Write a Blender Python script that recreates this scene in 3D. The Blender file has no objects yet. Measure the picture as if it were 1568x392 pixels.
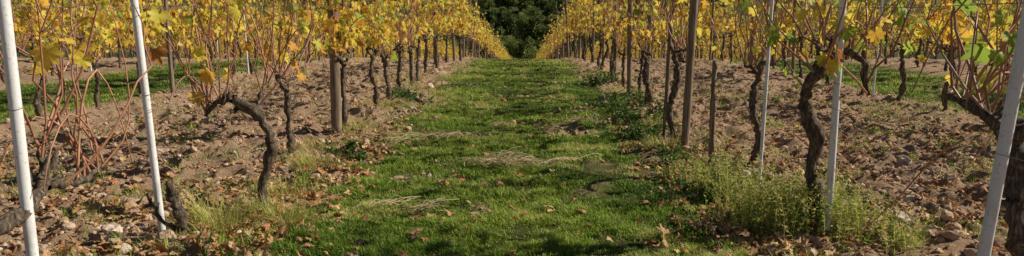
import bpy, math, numpy as np
from mathutils import Vector
R = np.random.RandomState(7)
scene = bpy.context.scene
COL = scene.collection

# ------------------------------------------------------------ noise
_tabs = {}
def vnoise(x, y, seed=0):
    if seed not in _tabs: _tabs[seed] = np.random.RandomState(seed+100).rand(256, 256)
    T = _tabs[seed]
    x = np.asarray(x, float); y = np.asarray(y, float)
    ix = np.floor(x).astype(int); iy = np.floor(y).astype(int)
    fx = x-ix; fy = y-iy
    fx = fx*fx*(3-2*fx); fy = fy*fy*(3-2*fy)
    a = T[ix & 255, iy & 255]; b = T[(ix+1) & 255, iy & 255]
    c = T[ix & 255, (iy+1) & 255]; d = T[(ix+1) & 255, (iy+1) & 255]
    return (a*(1-fx)+b*fx)*(1-fy)+(c*(1-fx)+d*fx)*fy
def fbm(x, y, seed=0, o=3):
    s = 0; a = 0.5; t = 0
    for i in range(o):
        s = s+a*vnoise(x*2**i+17*i, y*2**i+5*i, seed+i); t += a; a *= .5
    return s/t
def sstep(a, b, x):
    t = np.clip((x-a)/(b-a), 0, 1); return t*t*(3-2*t)

# ------------------------------------------------------------ terrain shape
_ys = np.linspace(-60, 900, 4801)
_sl = np.where(_ys < 12, 0, np.where(_ys < 110, -np.minimum(0.0084*(_ys-12), .093), 0))
_sl = np.where((_ys >= 110), -.093+np.clip((_ys-110)/35, 0, 1)*.36, _sl)
_sl = np.where(_ys > 300, .1, _sl)
_zs = np.concatenate([[0], np.cumsum(_sl[:-1]*np.diff(_ys))])
LROW = [-1.67-3.09*k for k in range(7)]
RROW = [1.42+3.09*k for k in range(7)]
def gmask(x, y):
    c = np.round((x+.1)/6.18)*6.18-.1
    d = np.abs(x-c)
    side = np.abs(c) > 3
    hw = np.where(side, 1.15, 1.10)+.5*(fbm(x*1.7, y*1.3, 20)-.5)
    m = sstep(-.25, .25, hw-d+.8*(fbm(x*5, y*4, 24)-.5))
    bare = sstep(.57, .71, .6*fbm(x*1.3+4, y*1.1+2, 28)+.4*fbm(x*4, y*4, 31))
    return m*(1-.9*bare)
def Zg(x, y):
    x = np.asarray(x, float); y = np.asarray(y, float)
    z = np.interp(y, _ys, _zs)
    k = np.round((x-1.42)/3.09)*3.09+1.42
    z = z+.05*np.exp(-((x-k-.0)/.35)**2)
    z = z+.07*(fbm(x*.8, y*.7, 3)-.5)
    near = np.clip((60-y)/40, 0, 1)
    g = gmask(x, y)
    z = z+near*(1-g)*(.15*(fbm(x*4.5, y*4.5, 8, 4)-.5)+.14*np.maximum(0, fbm(x*11, y*11, 12, 2)-.5))
    z = z+near*g*.08*(fbm(x*3.5, y*3.5, 14)-.3)
    return z

# ------------------------------------------------------------ mesh builder
class MB:
    def __init__(s): s.v = []; s.f = {}; s.r = []; s.n = 0
    def add(s, v, f, mat=0, rnd=0.5):
        v = np.asarray(v, float).reshape(-1, 3); f = np.asarray(f, int)
        s.v.append(v)
        s.r.append(np.broadcast_to(np.asarray(rnd, float), (len(v),)).copy())
        s.f.setdefault((f.shape[1], mat), []).append(f+s.n); s.n += len(v)
    def mesh(s, name, mats, smooth=True, extra=None):
        V = np.concatenate(s.v); me = bpy.data.meshes.new(name)
        me.vertices.add(len(V)); me.vertices.foreach_set('co', V.ravel())
        L = []; tot = []; mi = []
        for (k, m), fs in s.f.items():
            F = np.concatenate(fs); L.append(F.ravel()); tot.append(np.full(len(F), k)); mi.append(np.full(len(F), m))
        L = np.concatenate(L); tot = np.concatenate(tot); mi = np.concatenate(mi)
        st = np.concatenate([[0], np.cumsum(tot)[:-1]])
        me.loops.add(len(L)); me.loops.foreach_set('vertex_index', L.astype(np.int32))
        me.polygons.add(len(tot)); me.polygons.foreach_set('loop_start', st.astype(np.int32))
        me.polygons.foreach_set('loop_total', tot.astype(np.int32))
        me.polygons.foreach_set('material_index', mi.astype(np.int32))
        me.polygons.foreach_set('use_smooth', np.full(len(tot), smooth))
        me.update(calc_edges=True)
        a = me.attributes.new('rnd', 'FLOAT', 'POINT'); a.data.foreach_set('value', np.concatenate(s.r).astype(np.float32))
        for m in mats: me.materials.append(m)
        return me
    def obj(s, name, mats, smooth=True, loc=(0, 0, 0)):
        return mkobj(name, s.mesh(name, mats, smooth), loc)
def mkobj(name, me, loc=(0, 0, 0), rz=0, sc=1, parent=None):
    o = bpy.data.objects.new(name, me); o.location = loc; o.rotation_euler[2] = rz
    o.scale = (sc, sc, sc) if np.isscalar(sc) else sc
    COL.objects.link(o)
    if parent: o.parent = parent
    return o
def nrm(a): return a/np.maximum(np.linalg.norm(a, axis=-1, keepdims=True), 1e-9)

def tube(mb, P, rad, sides=6, mat=0, rnd=.5, rough=0, rng=R):
    P = np.asarray(P, float); n = len(P); rad = np.broadcast_to(np.asarray(rad, float), (n,))
    T = nrm(np.gradient(P, axis=0)); U = np.zeros((n, 3))
    u = np.cross(T[0], [.3, .9, .1]); u /= np.linalg.norm(u)
    for i in range(n):
        u = u-T[i]*np.dot(u, T[i]); u /= np.linalg.norm(u)+1e-9; U[i] = u
    W = np.cross(T, U); a = np.arange(sides)/sides*2*np.pi
    k = 1+rough*(rng.rand(n, sides)-.5)*2
    V = P[:, None]+(rad[:, None]*k)[:, :, None]*(np.cos(a)[None, :, None]*U[:, None]+np.sin(a)[None, :, None]*W[:, None])
    V = np.concatenate([V.reshape(-1, 3), P[-1:]+T[-1:]*rad[-1]*.3])
    i = np.arange(n-1)[:, None]*sides; j = np.arange(sides)[None]; j2 = (j+1) % sides
    F = np.stack([i+j, i+j2, i+sides+j2, i+sides+j], -1).reshape(-1, 4)
    mb.add(V, F, mat, rnd)
    b = (n-1)*sides; js = np.arange(sides)
    mb.f.setdefault((3, mat), []).append(np.stack([b+js, b+(js+1) % sides, np.full(sides, n*sides)], -1)+mb.n-len(V))
def spline(P, n):
    P = np.asarray(P, float); m = len(P); t = np.linspace(0, m-1, n); out = np.zeros((n, P.shape[1]))
    Q = np.vstack([2*P[0]-P[1], P, 2*P[-1]-P[-2]])
    for a, tt in enumerate(t):
        i = min(int(tt), m-2); f = tt-i; p0, p1, p2, p3 = Q[i], Q[i+1], Q[i+2], Q[i+3]
        out[a] = .5*((2*p1)+(-p0+p2)*f+(2*p0-5*p1+4*p2-p3)*f*f+(-p0+3*p1-3*p2+p3)*f**3)
    return out
def blades(mb, B, h, w, d, bend, mat=0, rnd=.5, nseg=2):
    N = len(B); h = np.broadcast_to(h, (N,)); w = np.broadcast_to(w, (N,)); bend = np.broadcast_to(bend, (N,))
    dx = np.cos(d); dy = np.sin(d); tw = d+np.pi/2+R.uniform(-.6, .6, N); V = []
    for i in range(nseg+1):
        t = i/nseg
        c = B+np.stack([dx*bend*h*t**2, dy*bend*h*t**2, h*(t-.35*bend*t*t)], -1)
        if i == nseg: V.append(c[:, None])
        else:
            o = np.stack([np.cos(tw), np.sin(tw), np.zeros(N)], -1)*(w*(1-.45*t)/2)[:, None]
            V.append(np.stack([c-o, c+o], 1))
    V = np.concatenate(V, 1); k = V.shape[1]; base = (np.arange(N)*k)[:, None]
    r = np.repeat(np.broadcast_to(rnd, (N,)), k)
    F4 = [base+np.array([[2*i, 2*i+1, 2*i+3, 2*i+2]]) for i in range(nseg-1)]
    F3 = base+np.array([[2*nseg-2, 2*nseg-1, 2*nseg]])
    n0 = mb.n
    mb.add(V.reshape(-1, 3), F3, mat, r)
    if F4: mb.f.setdefault((4, mat), []).append(np.concatenate(F4)+n0)

# vine leaf template
half = [(.10, -.26), (.26, -.36), (.40, -.24), (.37, -.06), (.56, .02), (.52, .20), (.34, .20), (.40, .42), (.22, .44), (.14, .36), (.10, .58)]
LT = [(0, 0)]+[(0, -.06)]+half+[(0, .74)]+[(-x, y) for x, y in half[::-1]]
LT = np.array(LT); NL = len(LT)
LF = np.array([[0, i, i+1 if i+1 < NL else 1] for i in range(1, NL)])
def leaves(mb, B, size, tip, nor, mat, rnd, curl=None, rng=R):
    N = len(B); tip = nrm(tip); nor = nrm(nor-tip*np.sum(nor*tip, -1, keepdims=True)); X = np.cross(tip, nor)
    if curl is None: curl = rng.uniform(-.1, .6, N)
    x = LT[None, :, 0]; y = LT[None, :, 1]+.06
    fold = rng.uniform(-.3, .75, N)[:, None]
    z = -curl[:, None]*y*y*1.2-fold*np.abs(x)+.12*np.sin(7*x+rng.rand(N, 1)*6)*np.cos(6*y+rng.rand(N, 1)*6)
    asp = rng.uniform(.75, 1.15, N)[:, None]
    s = size[:, None, None]
    V = B[:, None]+s*((x*asp)[..., None]*X[:, None]+y[..., None]*tip[:, None]+z[..., None]*nor[:, None])
    F = (np.arange(N)*NL)[:, None, None]+LF[None]
    mb.add(V.reshape(-1, 3), F.reshape(-1, 3), mat, np.repeat(rnd, NL))

# ------------------------------------------------------------ materials
def newmat(name):
    m = bpy.data.materials.new(name); m.use_nodes = True; nt = m.node_tree; nt.nodes.clear()
    out = nt.nodes.new('ShaderNodeOutputMaterial'); return m, nt, out
def ramp(nt, stops, fac=None):
    r = nt.nodes.new('ShaderNodeValToRGB'); e = r.color_ramp.elements
    while len(e) < len(stops): e.new(.5)
    for i, (p, c) in enumerate(stops): e[i].position = p; e[i].color = (*c, 1)
    if fac is not None: nt.links.new(fac, r.inputs[0])
    return r.outputs[0]
def noise(nt, scale, detail=4, vec=None, rough=.6):
    n = nt.nodes.new('ShaderNodeTexNoise'); n.inputs['Scale'].default_value = scale; n.inputs['Detail'].default_value = detail
    n.inputs['Roughness'].default_value = rough
    if vec is not None: nt.links.new(vec, n.inputs['Vector'])
    return n.outputs[0]
def mixc(nt, fac, a, b, mode='MIX'):
    m = nt.nodes.new('ShaderNodeMix'); m.data_type = 'RGBA'; m.blend_type = mode
    for s, v in ((m.inputs['Factor'], fac), (m.inputs['A'], a), (m.inputs['B'], b)):
        if hasattr(v, 'links') or isinstance(v, bpy.types.NodeSocket): nt.links.new(v, s)
        elif isinstance(v, tuple): s.default_value = (*v, 1)
        else: s.default_value = v
    return m.outputs['Result']
def attr(nt, n='rnd'):
    a = nt.nodes.new('ShaderNodeAttribute'); a.attribute_name = n; return a.outputs['Fac']
def objco(nt, sc=(1, 1, 1)):
    t = nt.nodes.new('ShaderNodeTexCoord'); m = nt.nodes.new('ShaderNodeMapping'); m.inputs['Scale'].default_value = sc
    nt.links.new(t.outputs['Object'], m.inputs[0]); return m.outputs[0]
def bump(nt, h, strength, dist):
    b = nt.nodes.new('ShaderNodeBump'); b.inputs['Strength'].default_value = strength; b.inputs['Distance'].default_value = dist
    nt.links.new(h, b.inputs['Height']); return b.outputs[0]
def princ(nt, out, col, rough=.8, nor=None, metal=0, spec=.3):
    p = nt.nodes.new('ShaderNodeBsdfPrincipled'); p.inputs['Roughness'].default_value = rough; p.inputs['Metallic'].default_value = metal
    p.inputs['Specular IOR Level'].default_value = spec
    if isinstance(col, tuple): p.inputs['Base Color'].default_value = (*col, 1)
    else: nt.links.new(col, p.inputs['Base Color'])
    if nor: nt.links.new(nor, p.inputs['Normal'])
    if out: nt.links.new(p.outputs[0], out.inputs[0])
    return p
def leafmat(name, stops, trans=.4, nscale=60, spec=.25, rough=.55, dark=.5):
    m, nt, out = newmat(name)
    c = ramp(nt, stops, attr(nt))
    nz = noise(nt, nscale, 4, objco(nt))
    c = mixc(nt, ramp(nt, [(.45, (0, 0, 0)), (.75, (dark,)*3)], nz), c, (.20, .09, .02))
    p = princ(nt, None, c, rough, spec=spec); t = nt.nodes.new('ShaderNodeBsdfTranslucent'); nt.links.new(c, t.inputs[0])
    mx = nt.nodes.new('ShaderNodeMixShader'); mx.inputs[0].default_value = trans
    nt.links.new(p.outputs[0], mx.inputs[1]); nt.links.new(t.outputs[0], mx.inputs[2]); nt.links.new(mx.outputs[0], out.inputs[0])
    return m
M_leaf = leafmat('vine_leaf_yellow', [(0, (.55, .60, .08)), (.18, (.92, .78, .12)), (.5, (.98, .76, .11)), (.72, (.96, .60, .08)), (.86, (.80, .38, .06)), (.94, (.50, .20, .06)), (1, (.32, .14, .06))], .5, 30, dark=.3)
M_leafg = leafmat('vine_leaf_green', [(0, (.22, .38, .05)), (.6, (.50, .58, .09)), (1, (.85, .75, .12))], .5, 30, dark=.2)
M_fall = leafmat('fallen_leaf', [(0, (.78, .56, .26)), (.25, (.58, .35, .17)), (.6, (.40, .22, .11)), (.9, (.60, .26, .10)), (1, (.24, .13, .07))], .15, 40)
M_grass = leafmat('grass_blade', [(0, (.04, .10, .01)), (.35, (.17, .29, .025)), (.7, (.36, .50, .055)), (.88, (.54, .60, .11)), (1, (.70, .60, .30))], .45, 3, spec=.4, dark=0)
M_weed = leafmat('weed_leaf', [(0, (.14, .23, .04)), (.4, (.42, .48, .10)), (.75, (.68, .62, .20)), (1, (.60, .44, .22))], .45, 20, dark=.2)
M_dkweed = leafmat('broadleaf_weed', [(0, (.04, .09, .02)), (1, (.14, .24, .05))], .35, 20, dark=0)
M_straw = leafmat('straw', [(0, (.44, .34, .17)), (1, (.82, .70, .40))], .2, 30, dark=.3)
M_tree = leafmat('tree_foliage', [(0, (.05, .08, .02)), (.5, (.13, .18, .04)), (.8, (.28, .31, .08)), (1, (.38, .27, .09))], .35, 1, dark=0)

def barkmat(name, stops, sc=(30, 30, 6), dist=.01):
    m, nt, out = newmat(name); v = objco(nt, sc); n = noise(nt, 3, 6, v, .7)
    princ(nt, out, ramp(nt, stops, n), .9, bump(nt, n, 1, dist), spec=.15); return m
M_bark = barkmat('vine_bark', [(.3, (.025, .018, .014)), (.5, (.11, .08, .058)), (.7, (.38, .29, .21))])
M_post = barkmat('weathered_wood', [(.3, (.08, .058, .04)), (.55, (.27, .20, .14)), (.75, (.52, .43, .32))], (25, 25, 1.5), .004)
M_tbark = barkmat('tree_bark', [(.3, (.04, .03, .02)), (.7, (.12, .09, .06))], (3, 3, 1), .03)
m, nt, out = newmat('cane_bark'); M_cane = m
princ(nt, out, mixc(nt, ramp(nt, [(.35, (0, 0, 0)), (.65, (.85,)*3)], noise(nt, 12, 3, objco(nt))), ramp(nt, [(0, (.24, .10, .06)), (.5, (.50, .20, .10)), (1, (.66, .34, .18))], attr(nt)), (.30, .17, .11)), .45, spec=.4)
m, nt, out = newmat('painted_pole'); M_pole = m
v = objco(nt, (1, 1, .4)); n1 = noise(nt, 14, 5, v); n2 = noise(nt, 90, 4, objco(nt))
c = ramp(nt, [(.35, (.60, .59, .58)), (.5, (.80, .79, .78)), (.8, (.85, .84, .83))], n1)
c = mixc(nt, ramp(nt, [(.60, (0, 0, 0)), (.70, (.7,)*3)], n2), c, (.30, .25, .20))
princ(nt, out, c, .5, bump(nt, n2, .3, .002), spec=.4)
m, nt, out = newmat('galvanised_wire'); M_wire = m
princ(nt, out, (.30, .29, .28), .5, metal=.6)
m, nt, out = newmat('stone'); M_stone = m
n1 = noise(nt, 25, 6, objco(nt))
c = mixc(nt, .55, ramp(nt, [(0, (.34, .22, .14)), (.5, (.56, .40, .27)), (.85, (.68, .52, .38)), (1, (.78, .70, .60))], attr(nt)), ramp(nt, [(.3, (.34, .22, .14)), (.7, (.66, .48, .34))], n1))
princ(nt, out, c, .95, bump(nt, noise(nt, 90, 5, objco(nt)), .6, .008), spec=.1)
m, nt, out = newmat('soil_and_turf'); M_ground = m
co = objco(nt); nb = noise(nt, 1.3, 5, co); nf = noise(nt, 22, 8, co, .7); ng = noise(nt, 70, 6, co, .7)
soil = mixc(nt, .5, ramp(nt, [(.3, (.40, .25, .15)), (.7, (.60, .41, .26))], nb), ramp(nt, [(.28, (.17, .10, .06)), (.5, (.52, .35, .22)), (.72, (.78, .58, .40))], nf))
turf = ramp(nt, [(.3, (.05, .065, .018)), (.55, (.12, .14, .035)), (.8, (.28, .22, .10))], nf)
c = mixc(nt, attr(nt), soil, turf)
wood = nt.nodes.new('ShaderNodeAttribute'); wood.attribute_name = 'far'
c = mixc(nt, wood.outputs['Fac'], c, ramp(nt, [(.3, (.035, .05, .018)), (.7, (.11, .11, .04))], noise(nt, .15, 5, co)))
hb = nt.nodes.new('ShaderNodeMath'); hb.operation = 'ADD'; nt.links.new(nf, hb.inputs[0]); nt.links.new(ng, hb.inputs[1])
princ(nt, out, c, .95, bump(nt, hb.outputs[0], 1, .035), spec=.1)

# ------------------------------------------------------------ ground sheet
def axis(segs):
    a = []
    for s, e, n in segs: a += list(np.linspace(s, e, n, endpoint=False))
    return np.array(a+[segs[-1][1]])
gx = axis([(-500, -60, 12), (-60, -20, 25), (-20, -7, 80), (-7, 7, 500), (7, 20, 80), (20, 60, 25), (60, 500, 12)])
gy = axis([(-60, 0, 12), (0, 1.8, 10), (1.8, 8, 250), (8, 14, 140), (14, 26, 100), (26, 60, 70), (60, 300, 80), (300, 850, 12)])
X, Y = np.meshgrid(gx, gy); Z = Zg(X, Y); nx, ny = len(gx), len(gy)
mb = MB(); i = np.arange(ny-1)[:, None]*nx; j = np.arange(nx-1)[None]
F = np.stack([i+j, i+j+1, i+nx+j+1, i+nx+j], -1).reshape(-1, 4)
mb.add(np.stack([X, Y, Z], -1).reshape(-1, 3), F, 0, gmask(X, Y).ravel())
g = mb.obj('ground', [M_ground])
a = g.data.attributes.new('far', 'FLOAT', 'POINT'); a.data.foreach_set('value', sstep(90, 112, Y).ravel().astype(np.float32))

# ------------------------------------------------------------ grass
def in_view(x, y, m=.8): return np.abs(x) < .76*y+m
mb = MB()
def scatter(n, x0, x1, y0, y1):
    y = 1/R.uniform(1/y1, 1/y0, n); x = R.uniform(x0, x1, n); return x, y
def addgrass(n, x0, x1, y0, y1, side=0):
    x, y = scatter(n, x0, x1, y0, y1)
    cl = .65*fbm(x*8, y*8, 40, 2)+.35*fbm(x*2.3, y*2.3, 47, 2)
    k = (R.rand(n) < gmask(x, y)*np.clip(-.7+3.1*cl, 0.04, 1)) & in_view(x, y); x = x[k]; y = y[k]; cl = cl[k]; N = len(x)
    B = np.stack([x, y, Zg(x, y)-.004], -1)
    big = fbm(x*1.2, y*1.2, 44, 3); dry = fbm(x*2.1+9, y*3.1, 52, 3)
    h = (.012+.085*np.clip(cl-.25, 0, 1))*R.uniform(.5, 1.35, N)*(.45+1.1*big)
    w = .0035*(1+y/7)*R.uniform(.7, 1.4, N)
    r = np.clip(.50-.08*side+1.3*(big-.5)+R.normal(0, .2, N)+.3*(cl-.5), 0, .93); r = np.where(R.rand(N) < .05+.8*sstep(.60, .74, dry), R.uniform(.86, 1, N), r)
    blades(mb, B, h, w, R.uniform(0, 6.28, N), R.uniform(.2, 1.2, N), 0, r)
addgrass(400000, -1.6, 1.45, 2.5, 24)
addgrass(90000, -1.6, 1.45, 5, 30)
addgrass(140000, -7.9, -4.5, 5.5, 30, 1)
addgrass(150000, 4.4, 7.8, 5.5, 30, 1)
addgrass(40000, -14, -10.8, 12, 30, 1)
addgrass(40000, 10.6, 14, 12, 30, 1)
x, y = scatter(90000, -5.2, 5.2, 2.3, 18); k = (np.abs(x) > .9) & in_view(x, y) & (fbm(x*2.2, y*2.2, 50) > .60); x = x[k]; y = y[k]
blades(mb, np.stack([x, y, Zg(x, y)-.003], -1), R.uniform(.02, .075, len(x)), .004*(1+y/9), R.uniform(0, 6.28, len(x)), R.uniform(.1, 1, len(x)), 0, R.uniform(.1, 1, len(x)))
mb.obj('grass', [M_grass])

# ------------------------------------------------------------ stones & clods
import bmesh
def ico(sub):
    bm = bmesh.new(); bmesh.ops.create_icosphere(bm, subdivisions=sub, radius=1)
    v = np.array([q.co[:] for q in bm.verts]); f = np.array([[q.index for q in p.verts] for p in bm.faces]); bm.free(); return v, f
I1 = ico(1); I2 = ico(2)
def stones(mb, x, y, s, tmpl, sink=.35, r=None):
    v, f = tmpl; N = len(x)
    var = np.stack([v*(1+.42*(np.random.RandomState(q).rand(len(v), 1)-.5)) for q in range(16)])
    A = nrm(R.normal(size=(N, 3))); B = nrm(np.cross(A, R.normal(size=(N, 3)))); C = np.cross(A, B)
    M = np.stack([A, B, C], 1)
    V = np.einsum('nvi,nij->nvj', var[R.randint(0, 16, N)]*R.uniform(.55, 1.2, (N, 1, 3)), M)*s[:, None, None]
    V[..., 2] *= .75
    V += np.stack([x, y, Zg(x, y)+s*sink], -1)[:, None]
    mb.add(V.reshape(-1, 3), ((np.arange(N)*len(v))[:, None, None]+f[None]).reshape(-1, 3), 0, np.repeat(R.rand(N)**1.7 if r is None else r+0*x, len(v)))
mb = MB()
x, y = scatter(34000, -4.9, 4.9, 2.2, 22); k = (R.rand(len(x)) < (1-gmask(x, y))*np.clip(fbm(x*2, y*2, 60)*2.4-.65, .06, 1)) & in_view(x, y); x = x[k]; y = y[k]
stones(mb, x, y, .006+.017*R.rand(len(x))**2.2+.0005*y, I1)
x, y = scatter(2200, -4.9, 4.9, 2.2, 20); k = (R.rand(len(x)) < (1-gmask(x, y))) & in_view(x, y); x = x[k]; y = y[k]
stones(mb, x, y, .016+.034*R.rand(len(x))**2.6, I2, .2)
x = np.array([1.95, 2.02, 1.88, -1.9, -2.0, -1.78, -1.35, .98, 2.25, -1.5, -1.25, 2.5, 2.8, 1.7]); y = np.array([3.45, 3.3, 3.25, 3.0, 3.15, 2.9, 9.8, 8.7, 3.9, 3.02, 7.6, 4.3, 5, 5.2])
stones(mb, x, y, np.array([.05, .04, .035, .04, .05, .035, .07, .05, .05, .045, .05, .04, .05, .04]), I2, .3, .98)
mb.obj('stones', [M_stone], smooth=False)

# ------------------------------------------------------------ fallen leaves
mb = MB()
def fallen(n, x0, x1, y0, y1, soil):
    x, y = scatter(n, x0, x1, y0, y1); g_ = gmask(x, y)
    k = in_view(x, y) & (R.rand(n) < (1-g_ if soil else 1)) & (R.rand(n) < np.clip(fbm(x*2.2, y*2.2, 70)*2.4-.6, .08, 1)); x = x[k]; y = y[k]; N = len(x)
    B = np.stack([x, y, Zg(x, y)+R.uniform(.012, .03, N)+.015*gmask(x, y)], -1); th = R.uniform(0, 6.28, N)
    tip = np.stack([np.cos(th), np.sin(th), R.normal(0, .25, N)], -1); nor = np.stack([R.normal(0, .4, N), R.normal(0, .4, N), np.ones(N)], -1)
    leaves(mb, B, R.uniform(.022, .058, N), tip, nor, 0, R.rand(N), R.uniform(-1.1, 1.5, N))
fallen(8000, -4.7, -1.1, 2.2, 16, True); fallen(8000, .9, 4.5, 2.2, 16, True)
fallen(560, -1.4, 1.2, 2.7, 16, False)
for N, xc, xs, y1 in ((500, 1.04, .13, 7), (340, -1.25, .12, 6.5)):
    x = R.normal(xc, xs, N); y = R.uniform(2.8, y1, N)
    leaves(mb, np.stack([x, y, Zg(x, y)+.025], -1), R.uniform(.03, .06, N), np.stack([R.normal(size=N), R.normal(size=N), R.normal(0, .3, N)], -1), np.stack([R.normal(0, .4, N), R.normal(0, .4, N), np.ones(N)], -1), 0, R.rand(N), R.uniform(-1.1, 1.5, N))
mb.obj('fallen_leaves', [M_fall])

mb = MB()
for q in range(170):
    side = R.choice([-1, 1]); x = side*R.uniform(1.1, 4.2); y = R.uniform(2.6, 10); th = R.uniform(0, 6.28); L = R.uniform(.08, .45)
    t = np.linspace(0, 1, 6); px = x+np.cos(th)*L*t+.03*np.sin(t*4+q); py = y+np.sin(th)*L*t
    tube(mb, np.stack([px, py, Zg(px, py)+.012+.02*np.sin(t*3.1)], -1), np.linspace(.004, .002, 6), 4, 0, R.rand())
mb.obj('pruned_twigs', [M_cane])

# ------------------------------------------------------------ straw heaps, tufts, weeds
def straw(x0, y0, lx, ly, n, L=.2, th0=0.):
    mb = MB(); cl = [(R.normal(0, lx*.38), R.normal(0, ly*.45), R.normal(th0, .8)) for _ in range(max(3, n//12))]
    for q in range(n):
        c = cl[R.randint(len(cl))]
        x = x0+c[0]+R.normal(0, .06); y = y0+c[1]+R.normal(0, .04); th = c[2]+R.normal(0, .5)+(np.pi if R.rand() < .5 else 0); l = L*R.uniform(.25, 1.3)
        t = np.linspace(0, 1, 5); px = x+np.cos(th)*l*(t-.5); py = y+np.sin(th)*l*(t-.5)+.03*np.sin(t*3+q)
        tube(mb, np.stack([px, py, Zg(px, py)+.026+R.uniform(0, .028)+.018*np.sin(t*3.1)], -1), .0019, 3, 0, R.rand())
    mb.obj('dry_grass_heap', [M_straw])
straw(-.08, 4.78, .6, .2, 280, .2, .15); straw(-.62, 5.9, .42, .22, 170, .2, .4); straw(-.66, 3.68, .22, .08, 38, .2, .3)
straw(-1.25, 5.75, .3, .2, 60, .16); straw(-.1, 6.4, .4, .2, 40, .16); straw(1.0, 4.9, .2, .2, 40, .15)

def tuft(x0, y0, r, n, h, name='grass_tuft', mat=None, rlo=.2, rhi=.95, w=.004):
    mb = MB(); x = x0+R.normal(0, r/2, n); y = y0+R.normal(0, r/2, n)
    hh = h*R.uniform(.35, 1.1, n)
    blades(mb, np.stack([x, y, Zg(x, y)-.01], -1), hh, w*R.uniform(.6, 1.4, n), np.arctan2(y-y0, x-x0)+R.normal(0, .7, n), R.uniform(.2, 1.3, n), 0, R.uniform(rlo, rhi, n), 4)
    mb.obj(name, [mat or M_weed])
for a in [(-1.50, 3.2, .16, 420, .20), (-1.25, 3.4, .14, 300, .17), (-1.42, 3.95, .14, 220, .15), (-1.47, 4.6, .16, 340, .18), (-1.62, 5.2, .16, 200, .13), (-1.5, 6.2, .2, 280, .16), (-1.6, 7.6, .25, 260, .15),
          (1.12, 5.4, .14, 200, .16), (1.3, 6.5, .2, 240, .16), (1.35, 9, .3, 260, .2), (-1.5, 9.4, .3, 260, .18), (-1.8, 11, .4, 260, .18), (1.4, 11.5, .4, 260, .2)]: tuft(*a)
def herb(x0, y0, r, n, h, mat, name, lw=.012, rlo=.1, rhi=.9):
    mb = MB(); x = x0+R.normal(0, r/2, n); y = y0+R.normal(0, r/2, n); d = R.uniform(0, 6.28, n); bend = R.uniform(.05, .6, n); H = h*R.uniform(.4, 1.1, n)
    B = np.stack([x, y, Zg(x, y)-.01], -1); rr = R.uniform(rlo, rhi, n)
    blades(mb, B, H, .003, d, bend, 0, rr, 4)
    m_ = 18; t = R.uniform(.15, 1, (n, m_)); P = B[:, None]+np.stack([np.cos(d)[:, None]*(bend*H)[:, None]*t**2, np.sin(d)[:, None]*(bend*H)[:, None]*t**2, H[:, None]*(t-.35*bend[:, None]*t*t)], -1)
    P = P.reshape(-1, 3); N = len(P); s = lw*R.uniform(.5, 1.6, N)
    a = nrm(np.stack([R.normal(size=N), R.normal(size=N), R.uniform(-.2, 1, N)], -1)); b = nrm(np.cross(a, R.normal(size=(N, 3))))
    V = np.stack([P, P+a*(s*.9)[:, None]+b*(s*.4)[:, None], P+a*(s*2)[:, None], P+a*(s*.9)[:, None]-b*(s*.4)[:, None]], 1)
    mb.add(V.reshape(-1, 3), np.arange(N*4).reshape(-1, 4), 0, np.repeat(np.clip(np.repeat(rr, m_)+R.normal(0, .12, N), 0, 1), 4))
    mb.obj(name, [mat])
for a in [(1.18, 3.4, .18, 170, .36), (1.33, 3.28, .17, 150, .33), (1.53, 3.2, .16, 120, .28), (1.15, 3.9, .15, 90, .28), (1.08, 4.25, .14, 70, .22), (1.72, 3.05, .12, 60, .2)]:
    herb(*a, M_weed, 'weed_plant', .0085, .05, .85)
for a in [(1.05, 5.9, .26, 50, .15), (1.1, 6.8, .3, 60, .2), (1.12, 7.8, .35, 60, .22), (1.05, 5.0, .2, 30, .11), (1.05, 3.9, .2, 30, .10), (-1.45, 8.4, .3, 50, .13), (1.2, 10.5, .4, 60, .2), (-1.35, 5.2, .15, 25, .09)]:
    herb(*a, M_dkweed, 'broadleaf_weed', .018, 0, 1)
for q in range(22):
    s = R.choice([-1, 1]); herb(s*R.uniform(1.9, 4.6)-.1, R.uniform(4.5, 12), R.uniform(.15, .45), 20, .08, M_dkweed if R.rand() < .5 else M_weed, 'small_weed', .012, 0, .7)

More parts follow.
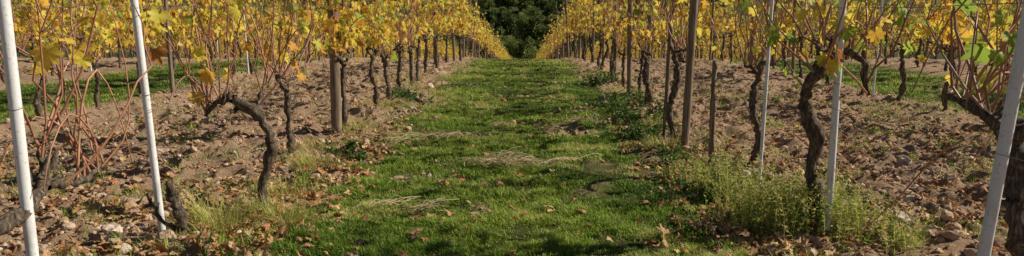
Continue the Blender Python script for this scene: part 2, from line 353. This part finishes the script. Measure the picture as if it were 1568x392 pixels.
# ------------------------------------------------------------ vines
VM = [M_bark, M_cane, M_leaf, M_leafg]
def gnarl(mb, P, r0, r1, rng, nseg=26, sides=11):
    Q = spline(P, nseg); Q[1:-1] += rng.normal(0, .005, (nseg-2, 3)); t = np.linspace(0, 1, nseg)
    rad = (r0+(r1-r0)*t)*(1+.28*np.sin(t*rng.uniform(12, 20)+rng.rand()*6)*rng.uniform(.5, 1)+rng.uniform(-.16, .16, nseg))
    rad[0] *= 1.35
    tube(mb, Q, rad, sides, 0, .5, .24, rng)
def vine_mesh(name, seed, trunk=None, arms=None, ncane=11, nleaf=130, r0=.027, green=0., zleaf=.75, cane_h=(.5, 1.15), extra=None, canew=1., lz=(.045, .10), droop=3):
    rng = np.random.RandomState(seed); mb = MB()
    if trunk is None:
        r0 = r0*rng.uniform(.8, 1.15)
        h = rng.uniform(.5, .68); lx, ly = rng.normal(0, .03), rng.normal(0, .05)
        trunk = [(0, 0, -.06), (rng.normal(0, .02)+lx*.3, rng.normal(0, .03), h*.3), (rng.normal(0, .028)+lx, rng.normal(0, .03)+ly, h*.65), (lx, ly, h)]
    trunk = np.array(trunk, float); gnarl(mb, trunk, r0, r0*.8, rng, 30)
    hd = trunk[-1]
    if arms is None:
        arms = []
        for sgn in (-1, 1):
            L = rng.uniform(.12, .34); arms.append([hd-[0, 0, .03], hd+[rng.normal(0, .03), sgn*L*.5, rng.uniform(.02, .08)], hd+[rng.normal(0, .04), sgn*L, rng.uniform(.03, .12)]])
    arms = [np.array(a, float) for a in arms]
    for a in arms: gnarl(mb, a, r0*.62, r0*.36, rng, 14, 8)
    for q in range(5):
        c = hd+rng.normal(0, .02, 3); d = nrm(rng.normal(size=3)+[0, 0, .6]); tube(mb, np.stack([c, c+d*.03, c+d*.07]), [r0*.6, r0*.4, r0*.22], 7, 0, .5, .25, rng)
    canes = []
    for q in range(ncane):
        a = arms[rng.randint(len(arms))]; s = spline(a, 9)[rng.randint(2, 9)]
        H = rng.uniform(*cane_h); dx, dy = rng.normal(0, .15), rng.normal(0, .28); bow = rng.normal(0, .12); n = 9; t = np.linspace(0, 1, n)
        out = rng.normal(0, .09)
        P = s+np.stack([dx*t+out*np.sin(t*3.14), dy*t+bow*np.sin(t*3.14), H*(t-.10*t*t*rng.rand())], -1)
        P[1:-1] += rng.normal(0, .012, (n-2, 3)); P[0] = s; canes.append(P)
    for q in range(droop):
        a = arms[rng.randint(len(arms))]; s = spline(a, 9)[rng.randint(3, 9)]; dx, dy = rng.normal(0, .22), rng.normal(0, .3); H = rng.uniform(.15, .45)
        canes.append(spline([s, s+[dx*.3, dy*.3, H*.7], s+[dx*.75, dy*.75, H], s+[dx*1.2, dy*1.2, H*.6], s+[dx*1.45, dy*1.45, H*.05]], 9))
    if extra:
        for e in extra: canes.append(spline(e, 9))
    for P in canes:
        r = rng.uniform(.003, .0047)*canew; tube(mb, P, np.linspace(r*1.25, r*.5, len(P)), 5, 1, rng.rand())
        for u in range(rng.randint(0, 3)):
            k = rng.randint(2, 8); s = P[k]; d = rng.normal(0, .5, 3)+[0, 0, .5]; L = rng.uniform(.1, .35)
            tube(mb, np.stack([s, s+d*L*.5+[0, 0, .02], s+d*L]), [.0026, .002, .0013], 3, 1, rng.rand())
    if nleaf:
        C = np.stack(canes); ci = rng.randint(0, len(C), nleaf*3); t = rng.uniform(.5, 8, nleaf*3); k = np.minimum(t.astype(int), 7); f = (t-k)[:, None]
        S = C[ci, k]*(1-f)+C[ci, k+1]*f; S = S[S[:, 2] > zleaf+rng.normal(0, .1, len(S))][:nleaf]; N = len(S)
        off = np.stack([rng.normal(0, .06, N), rng.normal(0, .05, N), rng.uniform(-.05, .03, N)], -1); B = S+off
        o = np.tile([[.0012, .0008, 0]], (N, 1)); V = np.stack([S-o, S+o, B+o*.7, B-o*.7], 1)
        mb.add(V.reshape(-1, 3), np.arange(N*4).reshape(-1, 4), 1, .6)
        tip = np.stack([rng.normal(0, .45, N), rng.normal(0, .45, N), -np.abs(rng.normal(.8, .4, N))], -1)+nrm(off)*.4
        nor = np.stack([rng.normal(0, 1, N), rng.normal(0, .8, N), rng.uniform(0, 1, N)], -1)
        rr = np.clip(rng.beta(1.5, 1.9, N)+rng.normal(0, .07), 0, 1); sz = rng.uniform(*lz, N)
        gm = rng.rand(N) < green
        if (~gm).any(): leaves(mb, B[~gm], sz[~gm], tip[~gm], nor[~gm], 2, rr[~gm], None, rng)
        if gm.any(): leaves(mb, B[gm], sz[gm], tip[gm], nor[gm], 3, rr[gm], None, rng)
    return mb.mesh(name, VM)
dense = [vine_mesh('vine_dense', 100+q, ncane=14, nleaf=170, green=.14) for q in range(6)]
medium = [vine_mesh('vine_medium', 200+q, ncane=15, nleaf=80, green=.18, zleaf=.72) for q in range(6)]
sparse = [vine_mesh('vine_sparse', 300+q, ncane=17, nleaf=32, green=.2, zleaf=.8) for q in range(5)]

def put(me, x, y, parent=None, name='grapevine', rz=None, sc=None):
    rz = (0 if R.rand() < .5 else math.pi)+R.normal(0, .2) if rz is None else rz
    return mkobj(name, me, (x, y, float(Zg(x, y))), rz, R.uniform(.93, 1.08) if sc is None else sc, parent)
vA = vine_mesh('vine_bent', 11, trunk=[(0, 0, -.06), (-.01, 0, .12), (.04, .01, .30), (.05, 0, .40), (-.01, .0, .52), (-.14, .02, .60)],
    arms=[[(-.14, .02, .60), (-.24, .03, .58), (-.31, .05, .51)], [(-.02, 0, .5), (-.05, .15, .6), (-.06, .3, .66)]], ncane=14, nleaf=26, r0=.028, zleaf=.85, cane_h=(.6, 1.2),
    extra=[[(-.30, .05, .52), (-.36, .0, .7), (-.30, -.05, 1.0), (-.22, 0, 1.5)], [(-.30, .05, .52), (-.25, .02, .75), (-.33, .05, 1.1), (-.45, .1, 1.6)]])
put(vA, -1.41, 3.59, rz=0, sc=1)
vL0 = vine_mesh('vine_near_left', 12, trunk=[(0, 0, -.06), (.03, .02, .15), (-.02, .05, .32), (.02, .3, .40), (.0, .45, .47)],
    arms=[[(0, .45, .45), (.02, .58, .43), (.04, .72, .46)], [(0, .45, .46), (-.05, .5, .55), (-.1, .6, .6)]], ncane=12, nleaf=20, zleaf=.9, cane_h=(.6, 1.2),
    extra=[[(.04, .7, .46), (.1, .8, .6), (.08, .85, .9), (.0, .8, 1.4)], [(.02, .6, .45), (-.02, .62, .8), (.05, .6, 1.3)]])
put(vL0, -1.70, 1.9, rz=0, sc=1)
vB = vine_mesh('vine_twisted', 13, trunk=[(0, 0, -.06), (.02, 0, .14), (-.02, .01, .28), (.0, 0, .42), (-.06, 0, .56), (-.07, .01, .66), (-.02, 0, .78), (.03, 0, .84)],
    arms=[[(-.02, 0, .78), (.03, .1, .86), (.06, .25, .9)], [(-.07, 0, .62), (-.1, -.1, .72), (-.08, -.2, .8)], [(0, 0, .80), (.1, -.02, .86), (.17, -.04, .80), (.2, -.05, .66)]], ncane=17, nleaf=70, r0=.033, green=.6, zleaf=.62)
put(vB, 1.41, 3.27, rz=0, sc=1)
vC = vine_mesh('vine_near_right', 14, trunk=[(0, 0, -.06), (.03, 0, .2), (-.03, .03, .4), (-.02, .06, .55), (-.06, .08, .7)],
    arms=[[(-.06, .08, .68), (-.02, .3, .72), (.0, .5, .74)], [(-.05, .05, .66), (.03, -.15, .75), (.05, -.3, .8)]], ncane=22, nleaf=38, r0=.042, green=.6, zleaf=.7, droop=6,
    extra=[[(-.05, .3, .6), (-.06, .45, .5), (-.10, .6, .3), (-.2, .75, .06)], [(-.02, .3, .7), (.15, .4, .85), (.2, .5, .6), (.1, .6, .35)]])
put(vC, 1.66, 2.2, rz=0, sc=1)
mb = MB(); rng = np.random.RandomState(5)
gnarl(mb, [(0, 0, -.05), (.02, 0, .1), (-.02, .01, .2), (-.03, 0, .29)], .03, .018, rng); gnarl(mb, [(.02, 0, .05), (-.08, .0, .12), (-.13, 0, .24)], .012, .008, rng, 12, 7)
mb.obj('vine_stump', [M_bark], loc=(-1.60, 3.03, float(Zg(-1.6, 3.03))))

def pick(lst): return lst[R.randint(len(lst))]
def fill_row(x0, k, side, near=None):
    y = max(abs(x0)/.80-1.5, 1.0) if k else 0
    if side > 0 and k: y = max(y-.5, 1)
    ys = list(near) if near else []
    cur = (ys[-1] if ys else y)+R.uniform(.8, 1.1)
    while cur < 84: ys.append(cur); cur += R.uniform(.78, 1.15)*(1 if cur < 30 else 1.25)
    par = None
    for yy in ys:
        far = yy > 16 or k >= 2
        if far and par is None:
            par = bpy.data.objects.new('distant_vine_row', None); COL.objects.link(par)
        u = R.rand()
        if side < 0: pool = dense if (yy > 6 and u < .7) or k >= 1 and u < .65 else medium
        else:
            pool = medium if u < .65 else (sparse if yy < 13 else dense)
            if k >= 1: pool = medium if u < .55 else (dense if u < .9 else sparse)
        put(pick(pool), x0+R.normal(0, .05), yy, par if far else None, 'grapevine')
fill_row(LROW[0], 0, -1, [4.95, 6.2, 7.25, 8.2, 9.1])
fill_row(RROW[0], 0, 1, [4.57, 5.75, 6.75, 7.7, 8.65])
for k in range(1, 7): fill_row(LROW[k], k, -1); fill_row(RROW[k], k, 1)

# ------------------------------------------------------------ poles and posts
def pole(x, y, r, h, top=(0, 0), mat=M_pole, name='white_vine_pole', rough=.0, sides=16, n=16):
    mb = MB(); t = np.linspace(0, 1, n); P = np.stack([top[0]*t, top[1]*t, -.15+(h+.15)*t], -1)
    P[:, 0] += .003*np.sin(t*5+x); tube(mb, P, r*(1+rough*R.uniform(-1, 1, n)), sides, 0, .5, rough)
    if mat is M_pole:
        for z in (.7, 1.2):
            c = np.array([top[0]*z/h, top[1]*z/h, z]); a = np.linspace(0, 6.3, 14)
            tube(mb, c+np.stack([np.cos(a)*(r+.002), np.sin(a)*(r+.002), .004*np.sin(a)], -1), .0016, 4, 1)
    o = mb.obj(name, [mat, M_wire], loc=(x, y, float(Zg(x, y))-0.0)); return o
pole(-1.67, 2.2, .019, 1.9); pole(-1.69, 3.07, .0165, 1.9, (-.08, 0)); pole(1.45, 2.14, .018, 1.9, (0, -.2)); pole(1.452, 3.19, .0165, 1.9, (-.01, 0))
pole(1.37, 3.93, .010, 1.9, (.03, 0))
pole(-1.69, 6.08, .045, 1.85, (.0, .02), M_post, 'wooden_post', .05, 12)
pole(1.26, 5.35, .032, 1.95, (.06, .0), M_post, 'wooden_post', .06, 12)
pole(1.22, 5.95, .018, 1.7, (.05, 0), M_post, 'wooden_stake', .1, 8)
pole(1.24, 4.48, .016, .75, (.0, .02), M_post, 'wooden_stake', .15, 8)
pole(1.38, 7.75, .022, 1.9, (.03, 0), M_post, 'wooden_stake', .08, 8); pole(1.33, 8.7, .032, 1.8, (-.02, 0), M_post, 'wooden_post', .06, 10)
for x0, s in [(LROW[0], 0), (RROW[0], .5)]:
    y = 10.4+s
    while y < 60: pole(x0+R.normal(0, .05), y, R.uniform(.018, .035), R.uniform(1.6, 1.95), (R.normal(0, .08), 0), M_post, 'wooden_post', .08, 9, 8); y += R.uniform(1.8, 3.4)
for k in (1, 2, 3):
    for x0 in (LROW[k], RROW[k]):
        y = abs(x0)/.78+R.uniform(-.6, .6)
        while y < 36:
            if R.rand() < .3: pole(x0+R.normal(0, .04), y, .012, 1.9, (R.normal(0, .05), 0), M_pole, 'white_vine_pole', 0, 8, 5)
            else: pole(x0+R.normal(0, .04), y, .028, 1.8, (R.normal(0, .08), 0), M_post, 'wooden_post', .06, 8, 6)
            y += R.uniform(1.8, 3.4)

# ------------------------------------------------------------ trellis wires
for k in range(4):
    for x0 in (LROW[k], RROW[k]):
        mb = MB(); ys = np.concatenate([np.linspace(-2, 30, 50), np.linspace(31, 80, 30)])
        for z in (.70, 1.15, 1.6):
            zz = np.interp(ys, _ys, _zs)+z+.02*np.sin(ys*1.3+z)-.01
            tube(mb, np.stack([x0+.012*np.sin(ys*.9+z*3), ys, zz], -1), .0014, 4)
        mb.obj('trellis_wire', [M_wire])

# ------------------------------------------------------------ distant forest
def tree_mesh(seed):
    rng = np.random.RandomState(seed); mb = MB(); H = rng.uniform(5, 9); W = H*rng.uniform(.34, .45)
    tube(mb, spline([(0, 0, -.5), (.1, 0, H*.25), (rng.normal(0, .3), 0, H*.5), (rng.normal(0, .3), 0, H*.85)], 8), np.linspace(.24, .05, 8), 8, 0, .5, .1, rng)
    nc = 34; d = nrm(rng.normal(size=(nc, 3))); d[:, 2] = d[:, 2]*.9; c = d*rng.uniform(.35, 1, (nc, 1))*[W, W, H*.42]+[0, 0, H*.5]
    for p in c[:12]: tube(mb, spline([(0, 0, H*rng.uniform(.2, .5)), p*[.5, .5, .9], p], 6), np.linspace(.11, .02, 6), 5)
    N = 100; base = rng.uniform(.2, .85)
    for p in c:
        r = rng.uniform(.6, 1.2); q = nrm(rng.normal(size=(N, 3)))*rng.uniform(.5, 1, (N, 1))*r+p; s = rng.uniform(.10, .24, N)
        a = nrm(rng.normal(size=(N, 3))); b = nrm(np.cross(a, rng.normal(size=(N, 3)))); s = s[:, None]
        V = np.stack([q-a*s, q+b*s*.7, q+a*s, q-b*s*.7], 1)
        mb.add(V.reshape(-1, 3), np.arange(N*4).reshape(-1, 4), 1, np.repeat(np.clip(rng.normal(base, .12)+rng.normal(0, .1, N), 0, 1), 4))
    return mb.mesh('forest_tree', [M_tbark, M_tree])
trees = [tree_mesh(900+q) for q in range(8)]
fo = bpy.data.objects.new('distant_forest', None); COL.objects.link(fo)
for row, y in enumerate(np.linspace(116, 250, 18)):
    hw = 26+y*.12 if y < 180 else 75
    x = -hw+R.rand()*4
    while x < hw:
        yy = y+R.normal(0, 2.5)
        mkobj('tree', pick(trees), (x, yy, float(np.interp(yy, _ys, _zs))), R.rand()*6.28, (R.uniform(.6, 1.2),)*3, fo); x += R.uniform(3.2, 5.5)

# ------------------------------------------------------------ light, sky, camera
el, az = math.radians(34), math.radians(80)
S = Vector((math.sin(az)*math.cos(el), math.cos(az)*math.cos(el), math.sin(el)))
sd = bpy.data.lights.new('sun', 'SUN'); sd.energy = 5; sd.angle = math.radians(.5); sd.color = (1, .93, .79)
so = bpy.data.objects.new('sun', sd); so.rotation_euler = S.to_track_quat('Z', 'Y').to_euler(); COL.objects.link(so)
w = bpy.data.worlds.new('World'); scene.world = w; w.use_nodes = True; nt = w.node_tree; bg = nt.nodes['Background']
sk = nt.nodes.new('ShaderNodeTexSky'); sk.sky_type = 'NISHITA'; sk.sun_disc = False; sk.sun_elevation = el; sk.sun_rotation = az
sk.air_density = .6; sk.dust_density = .3
nt.links.new(sk.outputs[0], bg.inputs[0]); bg.inputs[1].default_value = .05
scene.view_settings.view_transform = 'Standard'; scene.view_settings.look = 'None'; scene.view_settings.exposure = 0
cd = bpy.data.cameras.new('camera'); cd.sensor_width = 36; cd.lens = 36*1050/1568; cd.clip_end = 2000; cd.clip_start = .05
co_ = bpy.data.objects.new('camera', cd); co_.location = (0, 0, 1.1); co_.rotation_euler = (math.radians(90-9.5), 0, math.radians(1.04)); COL.objects.link(co_)
scene.camera = co_
